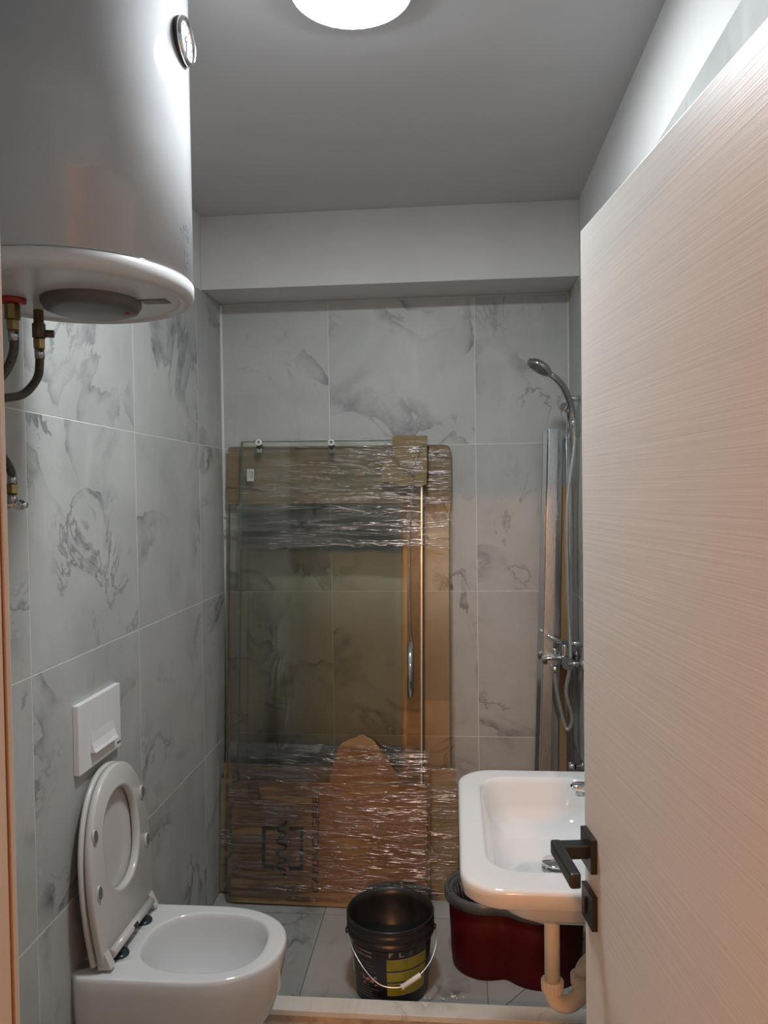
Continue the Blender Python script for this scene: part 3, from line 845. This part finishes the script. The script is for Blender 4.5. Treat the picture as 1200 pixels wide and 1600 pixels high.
# ================================================================== WRAPPED GLASS PANELS
class Panel:
    def __init__(s, name, label, cat, loc, th, roll):
        s.o = thing(name, label, cat, loc, (-th, roll, 0))
        s.R = Matrix.Rotation(roll, 3, 'Y') @ Matrix.Rotation(-th, 3, 'X')
        s.p = Vector(loc)
    def uv(s, px, py, n=0):
        """where the sight line through a photo pixel meets the panel plane, local x and z"""
        nv = s.R @ Vector((0, 1, 0)); p0 = s.p+nv*n; d = ray(px, py)
        q = CAM+d*((p0-CAM).dot(nv)/d.dot(nv))
        l = s.R.transposed() @ (q-s.p); return l.x, l.z
def sheet(u0, u1, v0, v1, y, nu, nv, fn, name, mat, parent, ragged=0):
    vs, fs = [], []
    for j in range(nv+1):
        for i in range(nu+1):
            a, b = i/nu, j/nv; u = u0+(u1-u0)*a; v = v0+(v1-v0)*b
            if ragged and j in (0, nv): v += ragged*(noise.noise(Vector((u*9, j*3.1, 1.7)))+.5*noise.noise(Vector((u*40, j, 5))))
            vs.append((u, y+fn(u, v, a, b), v))
    for j in range(nv):
        for i in range(nu):
            k = j*(nu+1)+i; fs.append((k, k+1, k+nu+2, k+nu+1))
    return MB().add(vs, fs, True).build(name, mat, parent)
def crease(seed, amp=.0030, us=4, vs_=42):
    def f(u, v, a, b):
        w = noise.noise(Vector((u*us, v*vs_, seed)))+.6*noise.noise(Vector((u*us*2.3, v*vs_*1.9+u*20, seed+3)))
        return -abs(w)*amp
    return f

def creases(name, parent, u0, u1, v0, v1, y, count, seed, bias=.6):
    """fine horizontal folds of the stretched film, denser towards the right end"""
    r = random.Random(seed); m = MB()
    rows = [r.uniform(v0, v1) for _ in range(max(4, count//7))]
    for k in range(count):
        a = r.random()**bias; L = r.uniform(.015, .085); u = u0+(u1-u0)*a
        L = min(L, (u1-u0)*.5); ua = max(u0, min(u-L/2, u1-L))
        v = min(v1, max(v0, r.choice(rows)+r.gauss(0, .006))); sl = r.gauss(-.02, .035); rad_ = r.uniform(.0005, .0012); ph = r.random()*6
        pts = [(ua+L*i/6, y-.0006+.0008*math.sin(ph+i*1.3), v+sl*L*i/6+.0012*math.sin(ph*2+i*.9)) for i in range(7)]
        m.tube(pts, [rad_*q_ for q_ in (.2, .7, 1, 1, 1, .7, .2)], 6)
    o = m.build(name, 'film_crease', parent); o['kind'] = 'stuff'
    return o

# ---- back package: wider fixed pane
bp = Panel('wrapped_glass_panel', 'wide clear shower pane in cardboard and film against the back wall', 'glass panel', (-.459, 3.012, .001), .0715, .008)
bo = bp.o
l0, _ = bp.uv(357, 900); r0, _ = bp.uv(703, 900); _, ztop = bp.uv(600, 701)
MB().box((l0, -.003, .010), (r0, .003, ztop), .0008).build('glass_pane', 'glass', bo)
for x0, x1 in ((l0-.001, l0+.004), (r0-.004, r0+.001)):
    MB().box((x0, -.0045, .010), (x1, .0045, ztop+.001)).build('pane_edge', 'glass_edge', bo)
_, zs = bp.uv(680, 786); 
c = MB()
rgs = []
for y, ins in ((-.012, .006), (-.014, 0), (.014, 0), (.016, .006)):
    rgs.append([(x, y, z) for x, z, _ in rrect(l0-.004+ins, r0+.006-ins, zs+ins, ztop+.012-ins, (.004, .004, .028, .012), 0, 6)])
c.loft(rgs, True, True, False).build('top_sleeve', 'cardboard_dark', bo)
lb, _ = bp.uv(345, 1300); rb_, _ = bp.uv(716, 1300); _, zb2 = bp.uv(690, 1226)
_, zb3 = bp.uv(690, 1201)
MB().box((lb, -.012, 0), (rb_, .012, zb2), .003).build('bottom_sleeve', 'cardboard_dark', bo)
MB().box((lb+.012, -.008, zb2), (rb_-.008, .008, zb3), .002).build('inner_flap', 'cardboard', bo)
_, zf = bp.uv(690, 860)
sheet(l0-.006, r0+.008, zf, ztop+.016, -.0165, 60, 130, crease(2.2), 'stretch_film', 'film', bo, .006)
sheet(lb-.003, rb_+.003, .015, zb3+.012, -.0145, 60, 110, crease(6.1), 'stretch_film', 'film', bo, .006)

creases('film_creases', bo, r0-.105, r0+.004, zf+.01, ztop+.006, -.019, 130, 5, .9)
creases('film_creases', bo, rb_-.13, rb_-.002, .03, zb3, -.0165, 60, 6, 1)
creases('film_creases', bo, lb+.002, lb+.05, .03, zb3-.02, -.0165, 18, 16, 1)

# ---- front package: sliding shower door
fpn = Panel('wrapped_shower_door', 'clear sliding shower door with rollers, boxed in printed cardboard and stretch film', 'shower door', (-.4895, 2.938, .004), .0800, .0096)
fo = fpn.o
U = fpn.uv
gl, _ = U(374.5, 900); gr, _ = U(661, 900); _, gz = U(500, 689)
MB().box((gl, -.004, .010), (gr, .004, gz), .0008).build('glass_pane', 'glass', fo)
MB().box((gl-.001, -.0052, .010), (gl+.0055, .0052, gz+.001)).build('pane_edge', 'glass_edge', fo)
MB().box((gl+.006, -.0045, gz-.003), (gr, .0045, gz+.001)).build('pane_edge', 'glass_edge', fo)
sl0, _ = U(636, 950); sl1, _ = U(655, 950); 
_, sv0 = U(640, 1180); _, sv1 = U(640, 755)
MB().box((sl0, .0045, sv0-.2), (sl1, .0075, sv1), .0005).build('magnetic_seal', 'film_strand', fo)
MB().box((gr-.009, -.007, .02), (gr-.002, .007, gz-.05), .001).build('edge_profile', 'aluminium', fo)
MB().box((gr-.002, -.006, .02), (gr+.003, .008, gz-.05), .001).build('edge_gasket', 'rubber', fo)
# rollers
for pxx in (405, 518):
    ru, rv = U(pxx, 692, -.02)
    r = MB().lathe([(.001, -.004), (.012, -.004), (.012, -.016), (.001, -.016)], 20, (ru, 0, rv-.014), 'y').build('roller', 'rubber', fo)
    MB().box((ru-.011, -.014, rv-.040), (ru+.011, -.004, rv-.008), .003).build('carrier', 'dark_chrome', r)
    MB().lathe([(.0068, -.016), (.0072, -.026), (.0125, -.027), (.013, -.030), (.0115, -.033), (.0068, -.033), (.0068, -.029)], 28, (ru, 0, rv), 'y').build('wheel', 'white_plastic', r)
    MB().lathe([(.0066, -.020), (.0066, -.031), (.003, -.032), (.001, -.033)], 20, (ru, 0, rv), 'y').build('hub', 'dark_chrome', r)
# pull handle
h0_, hz0 = U(641, 1088, -.03); _, hz1 = U(641, 1003, -.03)
h = MB().tube([(h0_, -.034, hz0), (h0_, -.034, hz1)], .0105, 20).build('pull_handle', 'chrome', fo)
for z in (hz0+.03, hz1-.03): MB().tube([(h0_, -.034, z), (h0_, -.004, z)], .007, 12).build('standoff', 'dark_chrome', h)
# glass sticker
a0, b0 = U(386, 752, -.004); a1, b1 = U(397, 733, -.004)
st = MB().box((a0, -.0052, b0), (a1, -.0041, b1)).build('sticker', 'sticker', fo)
for k, (x, z0, z1) in enumerate(((.35, .35, .9), (.62, .2, .85), (.78, .3, .8))):
    xx = a0+(a1-a0)*x
    MB().box((xx-.0012, -.0056, b0+(b1-b0)*z0), (xx+.0012, -.0052, b0+(b1-b0)*z1)).build('sticker_print', 'sticker_ink', st)
# bottom cardboard sleeve
cl_, _ = U(364, 1320); cr_, _ = U(667, 1320); _, cz_ = U(450, 1223, -.016); _, czr = U(600, 1225, -.016)
cb = MB()
nseg = 28
def sleeve_top(u):
    t = (u-cl_)/(cr_-cl_); return cz_+(czr-cz_)*t+.004*noise.noise(Vector((u*14, 2, 0)))
tops = [cl_+(cr_-cl_)*i/nseg for i in range(nseg+1)]
vs = []; fs = []
for u in tops:
    zt2 = sleeve_top(u); bow = -.003*math.sin(PI*(u-cl_)/(cr_-cl_))
    vs += [(u, -.016+bow, 0), (u, -.016+bow, zt2), (u, .016, 0), (u, .016, zt2)]
for i in range(nseg):
    a = 4*i; b2 = a+4
    fs += [(a, b2, b2+1, a+1), (a+2, a+3, b2+3, b2+2), (a+1, b2+1, b2+3, a+3), (a, a+2, b2+2, b2)]
fs += [(0, 1, 3, 2), (4*nseg, 4*nseg+2, 4*nseg+3, 4*nseg+1)]
sleeve = cb.add(vs, fs).build('bottom_sleeve', 'cardboard', fo)
Y0p = -.0198
def U2(px_, py_): return fpn.uv(px_, py_, Y0p)
# printed square with a wave (fragile panel mark)
pm = MB()
(x0, z1), (x1, z0) = U2(409.5, 1291), U2(473.5, 1361)
tw = .0135; xa, _ = U2(430, 1300); xb, _ = U2(452, 1300)
for a, b, c_, d_ in ((x0, x0+tw, z0, z1), (x1-tw, x1, z0, z1), (x0+tw, xa, z1-tw, z1), (xb, x1-tw, z1-tw, z1), (x0+tw, xa, z0, z0+tw), (xb, x1-tw, z0, z0+tw)):
    pm.box((a, Y0p, c_), (b, Y0p+.0012, d_))
xm, wt = U2(440.5, 1283); _, wb_ = U2(440.5, 1367)
L_, R_ = [], []
for i in range(81):
    t = i/80; ph = t*4.25*2*PI+.4; kz = (wt-wb_)/(4.25*2*PI); z = wb_+(wt-wb_)*t-.36*kz*math.sin(2*ph)
    xx = xm+.0172*math.sin(ph); dxdz = .0172*math.cos(ph)/(kz*(1-.72*math.cos(2*ph)))
    nl = math.hypot(1, dxdz); ox, oz = 1/nl*.0058, -dxdz/nl*.0058
    L_.append((xx-ox, z-oz)); R_.append((xx+ox, z+oz))
for i in range(80):
    pm.add([(p[0], Y0p, p[1]) for p in (L_[i], R_[i], R_[i+1], L_[i+1])], [(0, 1, 2, 3)])
pm.build('printed_symbol', 'print_black', sleeve)
# vertical lettering reading upwards
(tx, tz0), (_, tz1) = U2(497.5, 1396), U2(495, 1246)
vs, fs = text_mesh('CAPOVOLGERE', 1.0)
wid = max(v.x for v in vs); hgt = max(v.y for v in vs)
sx = (tz1-tz0)/wid; sy = .0275/hgt
MB().add([(tx-v.y*sy, Y0p-.0003, tz0+v.x*sx) for v in vs], fs).build('printed_lettering', 'print_black', sleeve)
# parcel tape piece
tpz = [U2(385, 1224), U2(403, 1222), U2(411, 1264), U2(394, 1268)]
MB().prism(tpz, Y0p-.0004, Y0p+.001, lambda x, y, h: (x, h, y)).build('tape_piece', 'tape', sleeve)
# torn piece of cardboard above the sleeve
tor = [U(x, y, -.009) for x, y in ((514, 1224), (519, 1205), (521, 1188), (527, 1172), (534, 1161), (546, 1155), (556, 1152), (564, 1147), (570, 1149), (577, 1153), (584, 1157), (592, 1168), (600, 1180), (608, 1190), (614, 1200), (622, 1210), (628, 1224))]
MB().prism(tor, -.0075, -.0115, lambda x, y, h: (x, h, y)).build('torn_cardboard', 'cardboard', fo)
# corner pad, folded corrugated board
pad = [U(x, y, -.02) for x, y in ((613, 683), (620, 680), (640, 681), (668, 681), (667, 700), (667.5, 730), (666, 757), (655, 760), (640, 758), (626, 760), (617, 756), (618, 738), (616, 715), (613, 700))]
pd = MB().prism(pad, -.016, -.024, lambda x, y, h: (x, h, y)).build('corner_pad', 'corrugated_card', fo)
flap = [U(x, y, -.012) for x, y in ((603, 708), (612, 704), (620, 720), (619, 752), (612, 757), (608, 753), (595, 754), (597, 740), (598, 728), (601, 720))]
MB().prism(flap, -.009, -.0135, lambda x, y, h: (x, h, y)).build('pad_flap', 'cardboard_dark', pd)
# stretch film bands
fl0, _ = U(372, 900); fr0, _ = U(667, 900); _, fz0 = U(600, 856); _, fz1 = U(600, 687)
sheet(fl0, fr0, fz0, fz1+.004, -.027, 90, 170, crease(1.3), 'stretch_film', 'film', fo, .012)
bl0, _ = U(358, 1320); br0, _ = U(672, 1320); _, bz1 = U(520, 1160)
sheet(bl0, br0, .02, bz1, -.0215, 90, 190, crease(8.8, .003), 'stretch_film', 'film', fo, .012)
creases('film_creases', fo, fl0+.01, fr0-.005, fz0+.01, fz1-.02, -.0295, 320, 21, .42)
creases('film_creases', fo, bl0+.02, br0-.005, .05, bz1-.02, -.024, 400, 22, .30)
# dangling twisted film strand from pad to handle, and a knot at the lower right
s0 = [U(x, y, -.032) for x, y in ((663, 692), (652, 712), (647, 740), (644, 775), (641, 820), (640, 880), (640, 940), (641, 985), (643, 1003))]
pth = spline([(a, -.034-.003*math.sin(i*2.1), b) for i, (a, b) in enumerate(s0)], .012)
MB().tube(pth, [.0024+.0014*noise.noise(Vector((i*.37, 0, 0))) for i in range(len(pth))], 6).build('film_strand', 'film_strand', fo)
s1 = [U(x, y, -.028) for x, y in ((605, 702), (614, 712), (624, 725), (637, 738), (645, 742))]
MB().tube(spline([(a, -.030, b) for a, b in s1], .01), .004, 6).build('film_strand', 'film_strand', fo)
s2 = [U(x, y, -.028) for x, y in ((640, 1317), (655, 1311), (668, 1316), (675, 1327), (680, 1338), (684, 1334))]
MB().tube(spline([(a, -.028, b) for a, b in s2], .008), [.003]*200 if False else .003, 6).build('film_strand', 'film_strand', fo)

# ================================================================== PAINT BUCKET
BZ = .252
pb = thing('paint_bucket', 'black plastic paint bucket with navy and lime label and wire handle', 'bucket', (-.214, 2.470, 0))
RT, RB = .1385, .1185
def rad(z): return RB+(RT-RB)*z/BZ
bd = MB()
bd.lathe([(.001, .003), (RB-.004, .003), (RB, .0), (RB+.001, .004), (rad(.19), .19), (RT+.002, .192), (RT+.0045, .194), (RT+.0045, .205), (RT+.001, .207), (RT+.001, .219), (RT+.004, .221), (RT+.004, .231), (RT+.0015, .233), (RT+.002, .245), (RT+.004, BZ-.003), (RT+.002, BZ), (RT-.002, BZ-.001), (rad(.23)-.006, .225), (RB-.003, .012), (.001, .008)], 72)
bd.build('bucket_body', 'black_plastic', pb)
def wrap_patch(t0, t1, z0, z1, off, name, mat, parent, n=14):
    """curved label patch; angle 0 faces the camera side, degrees to the right"""
    vs, fs = [], []
    for i in range(n+1):
        a = math.radians(-90+t0+(t1-t0)*i/n)
        for z in (z0, z1):
            r = rad(z)+off; vs.append((r*math.cos(a), r*math.sin(a), z))
    for i in range(n): fs.append((2*i, 2*i+2, 2*i+3, 2*i+1))
    return MB().add(vs, fs, True).build(name, mat, parent)
lab = wrap_patch(-62, 78, .010, .186, .0006, 'label', 'navy_label', pb, 30)
wrap_patch(-92, -62, .010, .186, .0006, 'label_edge', 'pale_label', lab, 8)
wrap_patch(-88, -63, .012, .075, .0010, 'leaf_print', 'leaf_label', lab, 8)
for z0, z1 in ((.124, .160), (.088, .118), (.044, .082)):
    wrap_patch(-1, 62, z0, z1, .0010, 'lime_panel', 'lime_label', lab, 20)
for z0, z1 in ((.1595, .1612), (.1175, .1192), (.0815, .0832), (.0428, .0445)):
    wrap_patch(-1, 62, z0, z1, .0012, 'panel_line', 'light_print', lab, 20)
rs = random.Random(3)
for k in range(11):
    z = .140-.0095*k-(.018 if k > 3 else 0)
    wrap_patch(-52, -52+rs.uniform(24, 42), z, z+.0028, .0010, 'text_line', 'grey_print', lab, 8)
pk = MB()
for k in range(46):
    a = math.radians(-90-30+rs.gauss(0, 7)); z = .090+rs.gauss(0, .009); r = rad(z)+.0011; s_ = rs.uniform(.0011, .0024)
    tx_, ty_ = -math.sin(a), math.cos(a)
    pk.add([(r*math.cos(a)+tx_*s_*i, r*math.sin(a)+ty_*s_*i, z+s_*j) for i, j in ((-1, -1), (1, -1), (1, 1), (-1, 1))], [(0, 1, 2, 3)])
pk.build('speckle_print', 'pink_print', lab)['kind'] = 'stuff'
def wrap_text(txt, t0, z0, h, wdeg, mat, name):
    vs, fs = text_mesh(txt, 1.0); w = max(v.x for v in vs); hh_ = max(v.y for v in vs)
    out = []
    for v in vs:
        a = math.radians(-90+t0+wdeg*v.x/w); z = z0+h*v.y/hh_; r = rad(z)+.0014
        out.append((r*math.cos(a), r*math.sin(a), z))
    MB().add(out, fs).build(name, mat, lab)
wrap_text('nachrom', -54, .158, .011, 32, 'light_print', 'brand_lettering')
wrap_patch(-56, -42, .172, .182, .0012, 'brand_mark', 'red_print', lab, 5)
wrap_patch(-42, -22, .174, .177, .0012, 'brand_mark', 'light_print', lab, 6)
for k, t in enumerate((2, 16, 30, 43, 55)):
    ic = MB()
    for (a0, a1, z0, z1) in (((0, 2.2, .168, .184), (2.2, 6, .181, .184), (2.2, 5, .175, .178)) if k == 0 else ((0, 2, .168, .184), (2, 7, .168, .171)) if k == 1 else ((0, 6, .168, .171), (0, 6, .174, .177), (1, 5, .180, .183))):
        n = 4; vs = []; fs = []
        for i in range(n+1):
            a = math.radians(-90+t+a0+(a1-a0)*i/n)
            for z in (z0, z1): r = rad(z)+.0012; vs.append((r*math.cos(a), r*math.sin(a), z))
        for i in range(n): fs.append((2*i, 2*i+2, 2*i+3, 2*i+1))
        ic.add(vs, fs)
    ic.build('label_icon', 'light_print' if k < 2 else 'grey_print', lab)
# wire bail with white grip
zl = .200
a0, a1 = math.radians(-90-72), math.radians(-90+88)
p0 = Vector(((RT+.006)*math.cos(a0), (RT+.006)*math.sin(a0), zl)); p1 = Vector(((RT+.006)*math.cos(a1), (RT+.006)*math.sin(a1), zl))
ga, gb = Vector((.048, -.160, .098)), Vector((.098, -.130, .116))
wire = spline([p0, Vector((-.110, -.100, .170)), Vector((-.066, -.144, .132)), Vector((-.015, -.164, .102)), ga, gb, Vector((.135, -.092, .145)), Vector((.151, -.045, .18)), p1], .008)
hw = MB().tube(wire, .0020, 8).build('wire_handle', 'steel_wire', pb)
gd = (gb-ga).normalized()
MB().tube([ga-gd*.004, ga-gd*.003, ga, ga+gd*.001, gb, gb+gd*.003, gb+gd*.004], [.006, .0092, .0092, .0075, .0075, .0088, .006], 16).build('grip', 'grip_white', hw)
for a in (a0, a1):
    c = Vector(((RT+.004)*math.cos(a), (RT+.004)*math.sin(a), zl)); d = Vector((math.cos(a), math.sin(a), 0))
    MB().tube([c-d*.006, c+d*.006], .009, 12).build('handle_lug', 'black_plastic', pb)

# ================================================================== MOP BUCKET
mb = thing('mop_bucket', 'dark red mop bucket with grey rim and slotted wringer, standing behind the sink trap', 'mop bucket', (.178, 2.615, 0))
def lobes(scale, z, flare=0, waist=1.0):
    """peanut outline: two overlapping rounds with a waist"""
    out = []; n = 80
    c1, r1, c2, r2 = (-.088, .004), .120, (.105, -.012), .150
    for i in range(n):
        a = 2*PI*i/n; d = Vector((math.cos(a), math.sin(a))); best = 0
        for (cx, cy), r in ((c1, r1), (c2, r2)):
            c = Vector((cx, cy)); bq = d.dot(c); disc_ = bq*bq-c.length_squared+r*r
            if disc_ > 0: best = max(best, bq+math.sqrt(disc_))
        out.append(best)
    for _ in range(int(6*waist)): out = [(out[i-1]+2*out[i]+out[(i+1) % n])/4 for i in range(n)]
    return [((r*scale+flare)*math.cos(2*PI*i/n), (r*scale+flare)*math.sin(2*PI*i/n), z) for i, r in enumerate(out)]
def mrow(sc, z, fl=0): return lobes(sc, z, fl, 1 if z < .1 else 2.5)
MH = .262
MB().loft([mrow(.90, 0), mrow(.93, .004), mrow(.95, .05), mrow(.97, .12), mrow(1.0, MH-.02), mrow(.985, MH-.02), mrow(.95, .12), mrow(.91, .012)], True, True).build('bucket_body', 'red_plastic', mb)
MB().loft([mrow(1.0, MH-.034, .006), mrow(1.0, MH-.034, .013), mrow(1.0, MH-.012, .014), mrow(1.0, MH-.002, .010), mrow(1.0, MH, .006), mrow(1.0, MH-.003, .0), mrow(1.0, MH-.012, -.003), mrow(1.0, MH-.03, -.004), mrow(1.0, MH-.034, .0015)], closed=True).build('rim', 'dark_grey_plastic', mb)
# wringer basket over the left lobe
wc = (-.086, .006)
wr = MB()
wr.lathe([(.117, MH-.010), (.110, MH-.006), (.103, MH-.012), (.100, MH-.030)], 56, (wc[0], wc[1], 0))
wr.lathe([(.078, MH-.110), (.070, MH-.116), (.001, MH-.116)], 40, (wc[0], wc[1], 0))
wring = wr.build('wringer_ring', 'dark_grey_plastic', mb)
first = None
for i in range(36):
    a = 2*PI*i/36; c, s_ = math.cos(a), math.sin(a)
    if first is None:
        first = MB().tube([(.101, 0, MH-.026), (.094, 0, MH-.06), (.077, 0, MH-.114)], .0034, 6).mesh('rib'); first.materials.append(MATS['dark_grey_plastic'])
    o = link('rib', first, wring); o.location = (wc[0], wc[1], 0); o.rotation_euler = (0, 0, a)

# ================================================================== DEBRIS
cr = random.Random(11)
for k, (px_, py_) in enumerate(((664, 1560), (672, 1561), (689, 1561), (693, 1562), (707, 1558), (714, 1560), (711, 1556), (724, 1558))):
    p = at(px_, py_, 'z', .002); r = cr.uniform(.0028, .0055); bm = bmesh.new(); bmesh.ops.create_icosphere(bm, subdivisions=1, radius=r)
    for v in bm.verts: v.co *= cr.uniform(.75, 1.2)
    zmin = min(v.co.z for v in bm.verts)
    for v in bm.verts: v.co.z = (v.co.z-zmin)*.7
    me = bpy.data.meshes.new('plaster_crumb'); bm.to_mesh(me); bm.free()
    o = link('plaster_crumb', me, None, 'crumb_white'); o.location = (p.x, max(p.y, KY1+.01), 0)
    tag(o, 'small white plaster crumb on the floor by the kerb', 'crumb', 'plaster crumbs beside the paint bucket')
